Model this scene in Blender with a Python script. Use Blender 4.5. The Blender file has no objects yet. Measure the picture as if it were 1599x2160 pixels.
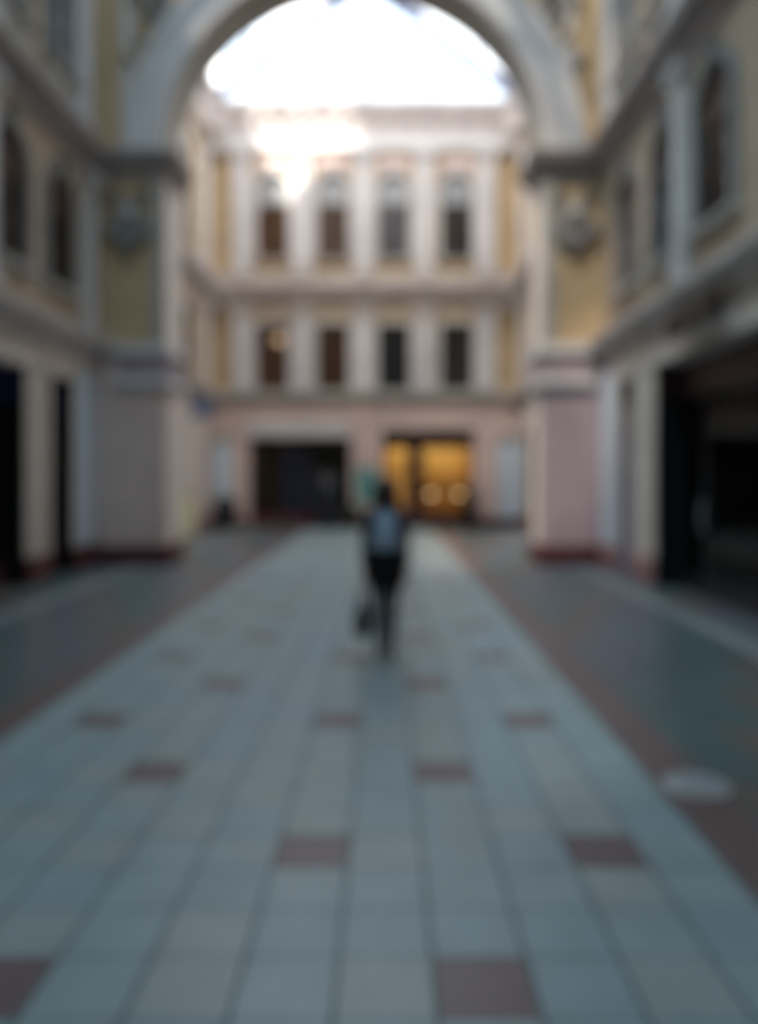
import bpy, bmesh, math, random
from mathutils import Vector, Matrix
random.seed(7)
PI = math.pi
scn = bpy.context.scene
COL = scn.collection

# ------------------------------------------------------------------ camera, light, exposure
F_PX, CAM_H, VPX, VPY = 1650.0, 1.65, 813.0, 1003.0
cam = bpy.data.cameras.new('camera')
camo = bpy.data.objects.new('camera', cam); COL.objects.link(camo)
camo.location = (0, 0, CAM_H); camo.rotation_euler = (PI/2, 0, 0)
cam.sensor_width = 36; cam.lens = 36*F_PX/2160
cam.shift_x = -(VPX-799.5)/2160; cam.shift_y = -(1080-VPY)/2160
cam.clip_start = 0.05; cam.clip_end = 300
cam.dof.use_dof = True; cam.dof.focus_distance = 0.5; cam.dof.aperture_fstop = 1.8
scn.camera = camo

w = bpy.data.worlds.new('world'); scn.world = w; w.use_nodes = True
bg = w.node_tree.nodes['Background']
bg.inputs[0].default_value = (0.70, 0.85, 1.0, 1); bg.inputs[1].default_value = 2.0
sun = bpy.data.lights.new('sun', 'SUN'); sun.energy = 9.0; sun.angle = 0.04; sun.color = (1.0, 0.92, 0.82)
suno = bpy.data.objects.new('sun', sun); COL.objects.link(suno)
SUN_DIR = Vector((0.42, 0.62, -1.0)).normalized()
suno.rotation_euler = SUN_DIR.to_track_quat('-Z', 'Y').to_euler(); suno.location = (-20, -20, 40)
vs = scn.view_settings
scn.display_settings.display_device = 'sRGB'
vs.view_transform = 'Standard'; vs.look = 'None'; vs.gamma = 1.0; vs.use_curve_mapping = False
vs.exposure = 0.7

# ------------------------------------------------------------------ main measures (metres)
XC = -0.62                     # axis of the passage
XL, XR = -5.40, 4.02           # side walls of the near hall
FL, FR = -5.65, 4.35           # side walls beyond the arch
D1, D2 = 14.5, 25.0            # arch wall, far facade
AT = 1.0                       # arch wall thickness
HALF = 3.52                    # half width of the arch
SPR = 7.60                     # springing height
EAVE, RIDGE = 13.5, 17.6
YB = -5.0                      # back of the hall

# ------------------------------------------------------------------ materials
def lin(c):
    return tuple(((v/12.92) if v <= 0.04045 else ((v+0.055)/1.055)**2.4) for v in c)
def srgb(r, g, b): return lin((r/255, g/255, b/255))
def mat(name, rgb, rough=0.7, var=0.12, scale=3.0, metal=0.0, spec=0.4, bump=0.0):
    m = bpy.data.materials.new(name); m.use_nodes = True
    nt = m.node_tree; p = nt.nodes['Principled BSDF']
    c = srgb(*rgb)
    p.inputs['Roughness'].default_value = rough; p.inputs['Metallic'].default_value = metal
    p.inputs['Specular IOR Level'].default_value = spec
    if var:
        tc = nt.nodes.new('ShaderNodeTexCoord'); n = nt.nodes.new('ShaderNodeTexNoise')
        n.inputs['Scale'].default_value = scale; n.inputs['Detail'].default_value = 5
        nt.links.new(tc.outputs['Object'], n.inputs['Vector'])
        r = nt.nodes.new('ShaderNodeValToRGB')
        r.color_ramp.elements[0].position = 0.3; r.color_ramp.elements[1].position = 0.7
        r.color_ramp.elements[0].color = tuple(v*(1-var) for v in c)+(1,)
        r.color_ramp.elements[1].color = tuple(min(1, v*(1+var)) for v in c)+(1,)
        nt.links.new(n.outputs['Fac'], r.inputs['Fac']); nt.links.new(r.outputs['Color'], p.inputs['Base Color'])
        if bump:
            b = nt.nodes.new('ShaderNodeBump'); b.inputs['Strength'].default_value = bump
            nt.links.new(n.outputs['Fac'], b.inputs['Height']); nt.links.new(b.outputs['Normal'], p.inputs['Normal'])
    else:
        p.inputs['Base Color'].default_value = c+(1,)
    return m
def frosted(name, tint, transp, opac=0.0, clear=None):
    """glass roof sheet: part clear, part milky, part light-blocking"""
    m = bpy.data.materials.new(name); m.use_nodes = True; nt = m.node_tree
    for n in list(nt.nodes):
        if n.type != 'OUTPUT_MATERIAL': nt.nodes.remove(n)
    out = [n for n in nt.nodes if n.type == 'OUTPUT_MATERIAL'][0]
    tr = nt.nodes.new('ShaderNodeBsdfTransparent'); tr.inputs[0].default_value = (clear or tint)+(1,)
    tl = nt.nodes.new('ShaderNodeBsdfTranslucent'); tl.inputs[0].default_value = tuple(v*(1-opac) for v in tint)+(1,)
    mx = nt.nodes.new('ShaderNodeMixShader'); mx.inputs[0].default_value = transp
    nt.links.new(tl.outputs[0], mx.inputs[1]); nt.links.new(tr.outputs[0], mx.inputs[2])
    nt.links.new(mx.outputs[0], out.inputs[0])
    return m
def glass(name, tint=(0.85, 0.9, 0.92), refl=0.12, rough=0.03):
    m = bpy.data.materials.new(name); m.use_nodes = True; nt = m.node_tree
    for n in list(nt.nodes):
        if n.type != 'OUTPUT_MATERIAL': nt.nodes.remove(n)
    out = [n for n in nt.nodes if n.type == 'OUTPUT_MATERIAL'][0]
    tr = nt.nodes.new('ShaderNodeBsdfTransparent'); tr.inputs[0].default_value = tint+(1,)
    gl = nt.nodes.new('ShaderNodeBsdfGlossy'); gl.inputs['Roughness'].default_value = rough
    mx = nt.nodes.new('ShaderNodeMixShader'); mx.inputs[0].default_value = refl
    nt.links.new(tr.outputs[0], mx.inputs[1]); nt.links.new(gl.outputs[0], mx.inputs[2])
    nt.links.new(mx.outputs[0], out.inputs[0])
    return m
def emit(name, rgb, s):
    m = bpy.data.materials.new(name); m.use_nodes = True
    p = m.node_tree.nodes['Principled BSDF']
    p.inputs['Base Color'].default_value = rgb+(1,)
    p.inputs['Emission Color'].default_value = rgb+(1,); p.inputs['Emission Strength'].default_value = s
    return m

M = dict(
    ochre=mat('ochre_plaster', (196, 172, 138), 0.85, 0.10, 1.5),
    pink=mat('pink_plaster', (220, 197, 190), 0.8, 0.08, 1.2),
    pale=mat('pale_pink_plaster', (230, 218, 210), 0.8, 0.06, 1.2),  # pink plaster lightened to carry sunlight in its colour
    mauve=mat('mauve_plaster', (168, 152, 160), 0.8, 0.08, 1.2),
    white=mat('white_stone', (212, 209, 210), 0.7, 0.08, 2.0),
    stone=mat('grey_stone', (176, 172, 166), 0.75, 0.14, 3.0),
    cornice=mat('weathered_cornice', (198, 189, 186), 0.8, 0.2, 3.0),
    dust=mat('dusty_dark_cornice', (158, 149, 147), 0.85, 0.2, 4.0),
    relief=mat('grey_relief_plaster', (138, 136, 136), 0.8, 0.18, 6.0),
    granite=mat('red_granite', (92, 52, 54), 0.45, 0.3, 30.0),
    granite_pale=mat('rosy_granite', (160, 122, 120), 0.5, 0.2, 30.0),
    cream=mat('cream_stone', (212, 200, 190), 0.7, 0.1, 2.0),
    drab=mat('drab_plaster', (182, 164, 144), 0.85, 0.1, 1.5), frame_grey=mat('grey_window_frame', (120, 116, 118), 0.5, 0.05, 6),
    frame_white=mat('white_window_frame', (205, 205, 205), 0.5, 0.05, 6),
    frame_brown=mat('brown_window_frame', (92, 62, 46), 0.5, 0.15, 8),
    frame_dark=mat('dark_window_frame', (38, 36, 38), 0.4, 0.1, 8),
    pitch=mat('black_interior', (12, 11, 11), 0.95, 0.2, 2), skyblue=mat('bluish_white', (214, 228, 242), 0.45, 0.05, 4),
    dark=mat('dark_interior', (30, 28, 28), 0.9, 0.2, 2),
    navy=mat('navy_panel', (28, 36, 78), 0.5, 0.1, 3),
    rust=mat('rust_curtain', (120, 72, 50), 0.9, 0.25, 7),
    brown=mat('brown_curtain', (116, 88, 82), 0.9, 0.2, 7),
    greyc=mat('grey_curtain', (124, 120, 130), 0.9, 0.2, 7),
    navyc=mat('midnight_curtain', (36, 40, 58), 0.9, 0.2, 7),
    teald=mat('dark_teal_curtain', (48, 60, 68), 0.9, 0.2, 7),
    lunette=mat('pale_lunette', (168, 172, 176), 0.4, 0.1, 4),  # sky reflection of the round window heads put into the panel colour
    wood_dark=mat('dark_wood', (62, 38, 30), 0.6, 0.3, 9),
    wood=mat('brown_wood', (112, 82, 62), 0.55, 0.25, 9),
    steel=mat('brushed_steel', (190, 200, 208), 0.35, 0.1, 20, 0.6),
    iron=mat('painted_iron', (120, 130, 160), 0.5, 0.1, 5),
    black=mat('black_paint', (22, 23, 26), 0.35, 0.1, 8),
    maroon=mat('maroon_paint', (58, 32, 34), 0.45, 0.15, 8),
    gold=mat('honey_backdrop', (212, 172, 100), 0.7, 0.35, 3),
    glass=glass('shop_glass', (0.86, 0.9, 0.9), 0.035), glass_dim=glass('window_glass', (0.82, 0.86, 0.88), 0.04),
)

# ------------------------------------------------------------------ mesh helpers
class MB:
    def __init__(s): s.v = []; s.f = []; s.mi = []; s.cur = 0; s.sm = False
    def add(s, vs, fs):
        b = len(s.v); s.v += [tuple(p) for p in vs]
        for f in fs: s.f.append(tuple(b+i for i in f)); s.mi.append(s.cur)
        return s
    def box(s, x0, x1, y0, y1, z0, z1, bev=0.0):
        if x0 > x1: x0, x1 = x1, x0
        if y0 > y1: y0, y1 = y1, y0
        if z0 > z1: z0, z1 = z1, z0
        if bev <= 0:
            return s.add([(x0,y0,z0),(x1,y0,z0),(x1,y1,z0),(x0,y1,z0),(x0,y0,z1),(x1,y0,z1),(x1,y1,z1),(x0,y1,z1)],
                     [(0,3,2,1),(4,5,6,7),(0,1,5,4),(1,2,6,5),(2,3,7,6),(3,0,4,7)])
        b = bev; rings = []
        def ring(xa,xb,ya,yb,z,c):
            return [(xa+c,ya,z),(xb-c,ya,z),(xb,ya+c,z),(xb,yb-c,z),(xb-c,yb,z),(xa+c,yb,z),(xa,yb-c,z),(xa,ya+c,z)]
        R = [ring(x0+b,x1-b,y0+b,y1-b,z0,b*.3), ring(x0,x1,y0,y1,z0+b,b), ring(x0,x1,y0,y1,z1-b,b), ring(x0+b,x1-b,y0+b,y1-b,z1,b*.3)]
        return s.rings(R)
    def rings(s, R, cap=True, closed=True):
        n = len(R[0]); vs = [p for r in R for p in r]; fs = []
        for k in range(len(R)-1):
            for i in range(n if closed else n-1):
                j = (i+1) % n
                fs.append((k*n+i, k*n+j, (k+1)*n+j, (k+1)*n+i))
        if cap:
            fs.append(tuple(range(n-1, -1, -1))); fs.append(tuple((len(R)-1)*n+i for i in range(n)))
        return s.add(vs, fs)
    def lathe(s, prof, cx=0, cy=0, n=20, sx=1.0, sy=1.0, cap=True):
        R = [[(cx+r*sx*math.cos(2*PI*i/n), cy+r*sy*math.sin(2*PI*i/n), z) for i in range(n)] for r, z in prof]
        return s.rings(R, cap)
    def tube(s, pts, r, n=8, cap=True):
        pts = [Vector(p) for p in pts]; rr = r if isinstance(r, (list, tuple)) else [r]*len(pts)
        R = []; up = None
        for i, p in enumerate(pts):
            t = (pts[min(i+1, len(pts)-1)]-pts[max(i-1, 0)]).normalized()
            if up is None:
                up = Vector((0,0,1)) if abs(t.z) < 0.9 else Vector((1,0,0))
            a = t.cross(up)
            if a.length < 1e-5: a = t.cross(Vector((0,1,0)))
            a.normalize(); b = a.cross(t).normalized(); up = b
            R.append([tuple(p+a*rr[i]*math.cos(2*PI*k/n)+b*rr[i]*math.sin(2*PI*k/n)) for k in range(n)])
        return s.rings(R, cap)
    def sweep(s, path, prof, close=True):
        """plan path [(x,y)], profile [(out,z)]; out is to the right of the direction of travel"""
        P = [Vector((p[0], p[1])) for p in path]; R = []
        for i, p in enumerate(P):
            d0 = (p-P[i-1]).normalized() if i > 0 else None
            d1 = (P[i+1]-p).normalized() if i < len(P)-1 else None
            n0 = Vector((d0.y, -d0.x)) if d0 else None; n1 = Vector((d1.y, -d1.x)) if d1 else None
            if n0 is None: nn = n1
            elif n1 is None: nn = n0
            else:
                nn = (n0+n1); nn = nn/max(0.2, (1+n0.dot(n1)))
            R.append([(p.x+nn.x*o, p.y+nn.y*o, z) for o, z in prof])
        return s.rings(R, True)
    def poly_holes(s, outer, holes, y0, y1):
        """wall in the local x-z plane between y0 and y1 with openings cut through"""
        bm = bmesh.new(); es = []
        for loop in [outer]+holes:
            vv = [bm.verts.new((p[0], y0, p[1])) for p in loop]
            for i in range(len(vv)): es.append(bm.edges.new((vv[i], vv[(i+1) % len(vv)])))
        bmesh.ops.triangle_fill(bm, use_beauty=True, use_dissolve=False, edges=es)
        g = bmesh.ops.extrude_face_region(bm, geom=list(bm.faces))
        for v in g['geom']:
            if isinstance(v, bmesh.types.BMVert): v.co.y = y1
        bmesh.ops.recalc_face_normals(bm, faces=bm.faces)
        bm.verts.index_update()
        s.add([v.co[:] for v in bm.verts], [[v.index for v in f.verts] for f in bm.faces]); bm.free(); return s
    def arch_strip(s, cx, cz, r0, r1, y0, y1, a0=0, a1=PI, n=40):
        R = []
        for i in range(n+1):
            a = a0+(a1-a0)*i/n; c, q = math.cos(a), math.sin(a)
            R.append([(cx+r0*c, y0, cz+r0*q), (cx+r1*c, y0, cz+r1*q), (cx+r1*c, y1, cz+r1*q), (cx+r0*c, y1, cz+r0*q)])
        return s.rings(R)
    def build(s, name, m, parent=None, smooth=False):
        me = bpy.data.meshes.new(name); me.from_pydata(s.v, [], s.f)
        for mm in (m if isinstance(m, (list, tuple)) else [m]): me.materials.append(mm)
        for i, p in enumerate(me.polygons): p.material_index = s.mi[i]
        bm = bmesh.new(); bm.from_mesh(me); bmesh.ops.recalc_face_normals(bm, faces=bm.faces); bm.to_mesh(me); bm.free()
        if smooth:
            for p in me.polygons: p.use_smooth = True
        o = bpy.data.objects.new(name, me); COL.objects.link(o)
        if parent: o.parent = parent
        return o

def empty(name, loc=(0,0,0), rz=0.0):
    o = bpy.data.objects.new(name, None); COL.objects.link(o); o.empty_display_size = 0.2
    o.location = loc; o.rotation_euler = (0, 0, rz); return o
def tag(o, label, cat, group=None, kind=None):
    o['label'] = label; o['category'] = cat
    if group: o['group'] = group
    if kind: o['kind'] = kind
    return o
def struct(o, label=None, cat=None):
    o['kind'] = 'structure'
    if label: o['label'] = label; o['category'] = cat or o.name.split('_')[0]
    return o
def arch_loop(cx, hw, z0, zs, n=14):
    """opening with a round head: jambs to zs, then a half circle"""
    L = [(cx-hw, z0), (cx+hw, z0)]
    for i in range(n+1):
        a = PI*i/n; L.append((cx+hw*math.cos(a), zs+hw*math.sin(a)))
    return L
def rect_loop(x0, x1, z0, z1): return [(x0,z0),(x1,z0),(x1,z1),(x0,z1)]

# ------------------------------------------------------------------ floor: tiled paving
def tile_mat(name, rgb, rough=0.38, var=0.10):
    return mat(name, rgb, rough, var, 4.0, 0.0, 0.5)
fm = [tile_mat('pale_tile', (142, 159, 164)), tile_mat('pale_tile_warm', (147, 159, 161)), tile_mat('pale_tile_cool', (138, 157, 166)),
      tile_mat('red_tile', (110, 94, 98)), tile_mat('slate_tile', (92, 98, 106)), tile_mat('slate_teal_tile', (80, 96, 100)),
      tile_mat('slate_brown_tile', (100, 92, 88)), tile_mat('kerb_stone', (132, 138, 142)), mat('grout', (92, 108, 110), 0.8, 0.1, 5),
      tile_mat('red_band', (106, 90, 90)), tile_mat('beige_tile', (170, 166, 152))]
TW, TD = 0.32, 0.305
RED = {}
zz = [1.62+0.0]
def red_rows():
    S = set()
    for zc, ks in ((2.53,(-4,1)),(3.46,(-1,3)),(4.36,(-4,1)),(5.26,(-6,-1,3)),(6.19,(-4,1)),(7.0,(-6,-1,3)),(7.94,(-4,1)),(8.7,(-6,3)),
                   (9.6,(-4,1)),(10.5,(-6,-1,3)),(11.4,(-4,1)),(12.3,(-6,-1,3)),(13.2,(-4,1)),(1.7,(-4,3)),(0.8,(-6,-1,3))):
        j = round((zc-2.53)/TD)
        for k in ks: S.add((k, j))
    return S
REDS = red_rows()
def build_floor():
    g = 0.008
    # columns: (x0, x1, kind)
    cols = []
    x = -7.5*TW
    for k in range(-7, 5): cols.append((x+(k+7)*TW+g, x+(k+8)*TW-g, 'field', k))
    xr = 4.5*TW
    cols += [(xr+g, xr+0.32, 'red', 0)]
    cols += [(xr+0.33+i*0.4, xr+0.33+i*0.4+0.392, 'slate', i) for i in range(4)]
    ks = xr+0.33+4*0.4; cols += [(ks, ks+0.30, 'kerb', 0), (ks+0.31, ks+0.86, 'slate', 7), (ks+0.87, ks+1.9, 'slate', 8)]
    xl = -7.5*TW
    cols += [(xl-0.32, xl-g, 'red', 1)]
    cols += [(xl-0.33-i*0.4-0.392, xl-0.33-i*0.4, 'slate', 20+i) for i in range(4)]
    kl = xl-0.33-4*0.4; cols += [(kl-0.30, kl, 'kerb', 1), (kl-0.86, kl-0.31, 'slate', 27), (kl-1.9, kl-0.87, 'slate', 28)]
    cols.sort()
    xs = []; tag_x = []
    for a, b, kd, k in cols:
        if xs and a-xs[-1] > 1e-4: tag_x.append(('grout', 0)); xs.append(a)
        if not xs: xs.append(a)
        tag_x.append((kd, k)); xs.append(b)
    ys = []; tag_y = []
    j = round((YB-2.53)/TD)
    ys.append(2.53+(j-0.5)*TD)
    while ys[-1] < D2+0.3:
        yc = 2.53+j*TD
        ys.append(yc+TD/2-0.008); tag_y.append(j); ys.append(yc+TD/2); tag_y.append(None); j += 1
    nx, ny = len(xs), len(ys)
    vs = [(xx, yy, 0) for yy in ys for xx in xs]; mb = MB(); fs = []; mi = []
    rnd = random.Random(3)
    for jy in range(ny-1):
        rowr = rnd.random()
        for ix in range(nx-1):
            fs.append((jy*nx+ix, jy*nx+ix+1, (jy+1)*nx+ix+1, (jy+1)*nx+ix))
            kd, k = tag_x[ix]; jj = tag_y[jy]
            if kd == 'grout' or (jj is None and kd == 'field'): m = 8
            elif kd == 'field':
                if (k, jj) in REDS: m = 3
                else: m = rnd.choice((0, 0, 1, 2))
            elif kd == 'red': m = 9
            elif kd == 'kerb': m = 7
            else:
                J = (jj if jj is not None else tag_y[jy-1])//3
                m = (4, 5, 4, 6, 5)[(J*3+k*2) % 5]
            mi.append(m)
    mb.v = vs; mb.f = fs; mb.mi = mi
    return struct(mb.build('floor', fm), 'stone paved passage floor with pale tile field and scattered dark red tiles', 'floor')
build_floor()

# ------------------------------------------------------------------ profiles
P_LOW = [(0,3.72),(0.07,3.72),(0.10,3.80),(0.10,3.88),(0.26,3.96),(0.30,4.04),(0.30,4.12),(0.06,4.22),(0,4.22)]
P_MID = [(0,7.12),(0.06,7.12),(0.09,7.25),(0.20,7.36),(0.32,7.42),(0.36,7.54),(0.36,7.60),(0.1,7.68),(0,7.68)]
P_PLINTH = [(0,0),(0.10,0),(0.10,0.34),(0.05,0.42),(0,0.42)]
def scaled(p, k): return [(o*k, z) for o, z in p]

# ------------------------------------------------------------------ windows
def window(name, loc, rz, wd, h, arched, curtain, glassm, frame, label, lunette=None, sill=True, surround=True, lamp=None, dpt=0.08, surm=None, lun=0.5):
    """local frame: x along the wall, -y to the viewer, z up, origin at the bottom centre of the opening on the wall face"""
    r = empty(name, loc, rz); struct(r, label, 'window')
    hw = wd/2; f = 0.055; y0, y1 = dpt, dpt+0.08
    mb = MB()
    if arched:
        out = arch_loop(0, hw, 0, h); inn = arch_loop(0, hw-f, f, h)
    else:
        out = rect_loop(-hw, hw, 0, h); inn = rect_loop(-hw+f, hw-f, f, h-f)
    mb.poly_holes(out, [inn], y0, y1)
    mb.box(-0.02, 0.02, y0, y1, f, h); 
    zt = h-lun if arched else h*0.70
    mb.box(-hw+f, hw-f, y0-0.01, y1, zt-0.03, zt+0.03)
    mb.box(-hw+f, hw-f, y0+0.01, y1-0.01, zt*0.5-0.015, zt*0.5+0.015)
    mb.build('window_frame', frame, r)
    g = MB(); g.poly_holes(inn, [], dpt+0.035, dpt+0.045); g.build('pane', glassm, r)
    c = MB(); n = 24; R = []
    topz = h if arched else h
    for i in range(n+1):
        x = -hw+wd*i/n; yy = dpt+0.12+0.022*math.sin(i*2.1)
        R.append([(x, yy, 0), (x, yy, topz), (x, yy+0.02, topz), (x, yy+0.02, 0)])
    c.rings(R); c.build('curtain', curtain, r)
    if arched:
        t = MB(); t.poly_holes(arch_loop(0, hw-f, h-lun, h), [], dpt+0.012, dpt+0.028)
        t.build('lunette', lunette or curtain, r)
    else:
        pass
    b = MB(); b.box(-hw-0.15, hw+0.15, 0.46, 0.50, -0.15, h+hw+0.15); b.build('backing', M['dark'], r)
    if surround:
        s = MB(); q = 0.13
        if arched: s.poly_holes(arch_loop(0, hw+q, 0, h), [arch_loop(0, hw, 0.001, h)], -0.07, 0.02)
        else: s.poly_holes(rect_loop(-hw-q, hw+q, 0, h+q), [rect_loop(-hw, hw, 0.001, h)], -0.07, 0.02)
        s.build('surround', surm or M['white'], r)
        k = MB(); zt = h+(hw if arched else 0)
        k.rings([[(-0.07,-0.12,zt-0.02),(0.07,-0.12,zt-0.02),(0.07,0,zt-0.02),(-0.07,0,zt-0.02)],[(-0.11,-0.15,zt+0.26),(0.11,-0.15,zt+0.26),(0.11,0,zt+0.26),(-0.11,0,zt+0.26)]])
        k.build('keystone', surm or M['white'], r)
    if sill:
        s = MB(); s.box(-hw-0.2, hw+0.2, -0.16, 0.16, -0.10, 0.0, 0.02); s.build('window_sill', M['stone'], r)
    if lamp:
        l = MB(); l.lathe([(0.02, h*0.68),(0.13, h*0.70),(0.15, h*0.76),(0.13, h*0.82),(0.02, h*0.84)], 0.18, dpt+0.085, 12, 1.4, 0.12)
        l.build('lamp', lamp, r, True)
    return r

def pilaster(parent, x, z0, z1, wd, dep, m, y=0.0, cap=True):
    """flat pilaster with base and capital; one mesh child of its wall"""
    b = MB(); hw = wd/2
    b.box(x-hw, x+hw, y-dep, y+0.02, z0+0.2, z1-0.28)
    b.box(x-hw-0.05, x+hw+0.05, y-dep-0.04, y+0.02, z0, z0+0.22, 0.015)
    b.box(x-hw*0.7, x+hw*0.7, y-dep-0.015, y-dep+0.01, z0+0.4, z1-0.5)
    b.build('pilaster', m, parent)
    if cap:
        c = MB()
        c.box(x-hw-0.02, x+hw+0.02, y-dep-0.02, y+0.02, z1-0.30, z1-0.24)
        c.rings([[(x-hw,y-dep,z1-0.24),(x+hw,y-dep,z1-0.24),(x+hw,y+0.01,z1-0.24),(x-hw,y+0.01,z1-0.24)],
                 [(x-hw-0.09,y-dep-0.09,z1-0.07),(x+hw+0.09,y-dep-0.09,z1-0.07),(x+hw+0.09,y+0.01,z1-0.07),(x-hw-0.09,y+0.01,z1-0.07)]])
        c.box(x-hw-0.11, x+hw+0.11, y-dep-0.11, y+0.02, z1-0.07, z1)
        for sx in (-1, 1):
            c.tube([(x+sx*(hw+0.03), y-dep-0.10, z1-0.14), (x+sx*(hw+0.03), y+0.01, z1-0.14)], 0.06, 10)
        c.build('capital', m, parent)

# ------------------------------------------------------------------ side walls of the near hall
# local x for wall_left = world y ; for wall_right = -world y
SHOP_H = 3.27
WIN_Y = (12.95, 11.20, 9.50)
def side_wall(name, X, rz, sgn, shops, wins_mid, label):
    U = lambda y: sgn*y
    r = empty(name, (X, 0, 0), rz); struct(r, label, 'wall')
    # ground floor
    holes = [rect_loop(min(U(a), U(b)), max(U(a), U(b)), -0.01, SHOP_H) for a, b in shops]
    u0, u1 = sorted((U(YB), U(D1)))
    mb = MB(); mb.poly_holes(rect_loop(u0, u1, -0.1, 4.0), holes, 0, 0.42); mb.build('ground_storey', M['cream'], r)
    holes = [arch_loop(U(y), 0.5, 4.75, 6.15) for y in wins_mid]+[arch_loop(U(y), 0.5, 8.45, 10.4) for y in wins_mid]
    mb = MB(); mb.poly_holes(rect_loop(u0, u1, 4.0, EAVE), holes, 0, 0.42); mb.build('upper_storeys', M['drab'], r)
    # cornices run the length of the wall; the path keeps the hall on its right
    path = [(u1, 0), (u0, 0)]
    path = [(u0, 0), (u1, 0)]
    for nm, pr, m in (('string_course', P_LOW, M['cornice']), ('cornice', scaled(P_MID, 1.0), M['dust']),
                      ('eaves_cornice', [(o*1.1, z+5.6) for o, z in P_MID], M['cornice'])):
        c = MB(); c.sweep(path, pr); c.build(nm, m, r)
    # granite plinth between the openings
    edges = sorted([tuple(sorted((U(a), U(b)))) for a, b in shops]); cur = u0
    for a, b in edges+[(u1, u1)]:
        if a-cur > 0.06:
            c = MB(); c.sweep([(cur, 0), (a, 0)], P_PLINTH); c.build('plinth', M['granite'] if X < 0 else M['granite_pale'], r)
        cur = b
    for y in ((14.1, 10.45) if X < 0 else (10.45,)):
        pilaster(r, U(y), 4.25, 7.1, 0.30, 0.14, M['white'])
    for y in (13.75, 10.42):
        pilaster(r, U(y), 7.75, 12.6, 0.5, 0.16, M['white'])
    p = MB(); p.box(U(13.55), U(14.4), -0.05, 0.02, 0.42, 3.5, 0.02); p.build('white_panel', M['skyblue'], r)  # bluish sky reflection put into the colour of this panel
    # panels between the two upper storeys
    for y in wins_mid:
        p = MB(); p.box(U(y)-0.62, U(y)+0.62, -0.06, 0.02, 7.78, 8.30, 0.02); p.build('apron_panel', M['stone'], r)
    return r
SHOPS_L = [(12.5, 13.45), (8.9, 11.7)]
SHOPS_R = [(12.55, 13.35), (7.9, 11.6)]
wl = side_wall('wall_left', XL, PI/2, 1, SHOPS_L, WIN_Y[:2], 'dim ochre side wall with pilasters, ending at the arch pier with the blue fascias')
wr = side_wall('wall_right', XR, -PI/2, -1, SHOPS_R, WIN_Y, 'lighter ochre side wall above the wide black shop opening')

POS = ('next to the arch pier', 'second from the arch pier', 'third from the arch pier')
n_win = 0
for side, X, rz, ys in (('dim wall', XL, PI/2, WIN_Y[:2]), ('brighter wall', XR, -PI/2, WIN_Y)):
    for i, y in enumerate(ys):
        n_win += 1
        window('window_%d' % n_win, (X, y, 4.75), rz, 1.0, 1.40, True, M['stone'] if X > 0 and i < 2 else M['teald'], M['glass_dim'], M['frame_grey'] if X > 0 and i < 2 else M['frame_brown'],
               'middle-storey round-headed window with dark wooden head on the %s, %s' % (side, POS[i]), M['wood_dark'], True, True, None, 0.03, M['relief'], 0.12)
        n_win += 1
        window('window_%d' % n_win, (X, y, 8.45), rz, 1.0, 1.95, True, M['teald'], M['glass_dim'], M['frame_white'],
               'top-storey window above the heavy cornice on the %s, %s' % (side, POS[i]), M['lunette'], True, True, None, 0.05, M['relief'])

# ------------------------------------------------------------------ arch wall
AXC = -0.58
wa = empty('wall_arch', (0, D1, 0)); struct(wa, 'great round arch on two piers crossing the passage', 'wall')
PX0, PX1 = XL-0.5, XR+0.5
outer = [(PX0, 0.0), (AXC-HALF, 0.0), (AXC-HALF, SPR)]
outer += [(AXC-HALF*math.cos(PI*i/48), SPR+HALF*math.sin(PI*i/48)) for i in range(1, 48)]
outer += [(AXC+HALF, SPR), (AXC+HALF, 0.0), (PX1, 0.0), (PX1, EAVE), (XC, RIDGE), (PX0, EAVE)]
mb = MB(); mb.poly_holes(outer, [], 0, AT); mb.build('arch_masonry', M['ochre'], wa)
a = MB(); a.arch_strip(AXC, SPR, HALF, HALF+0.12, -0.16, 0.02); a.arch_strip(AXC, SPR, HALF+0.10, HALF+0.62, -0.09, 0.02)
a.arch_strip(AXC, SPR, HALF+0.60, HALF+0.74, -0.16, 0.02); a.build('archivolt', M['white'], wa)
a = MB(); a.arch_strip(AXC, SPR, HALF-0.03, HALF+0.02, 0.10, AT-0.10); a.build('soffit_band', M['stone'], wa)
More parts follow.
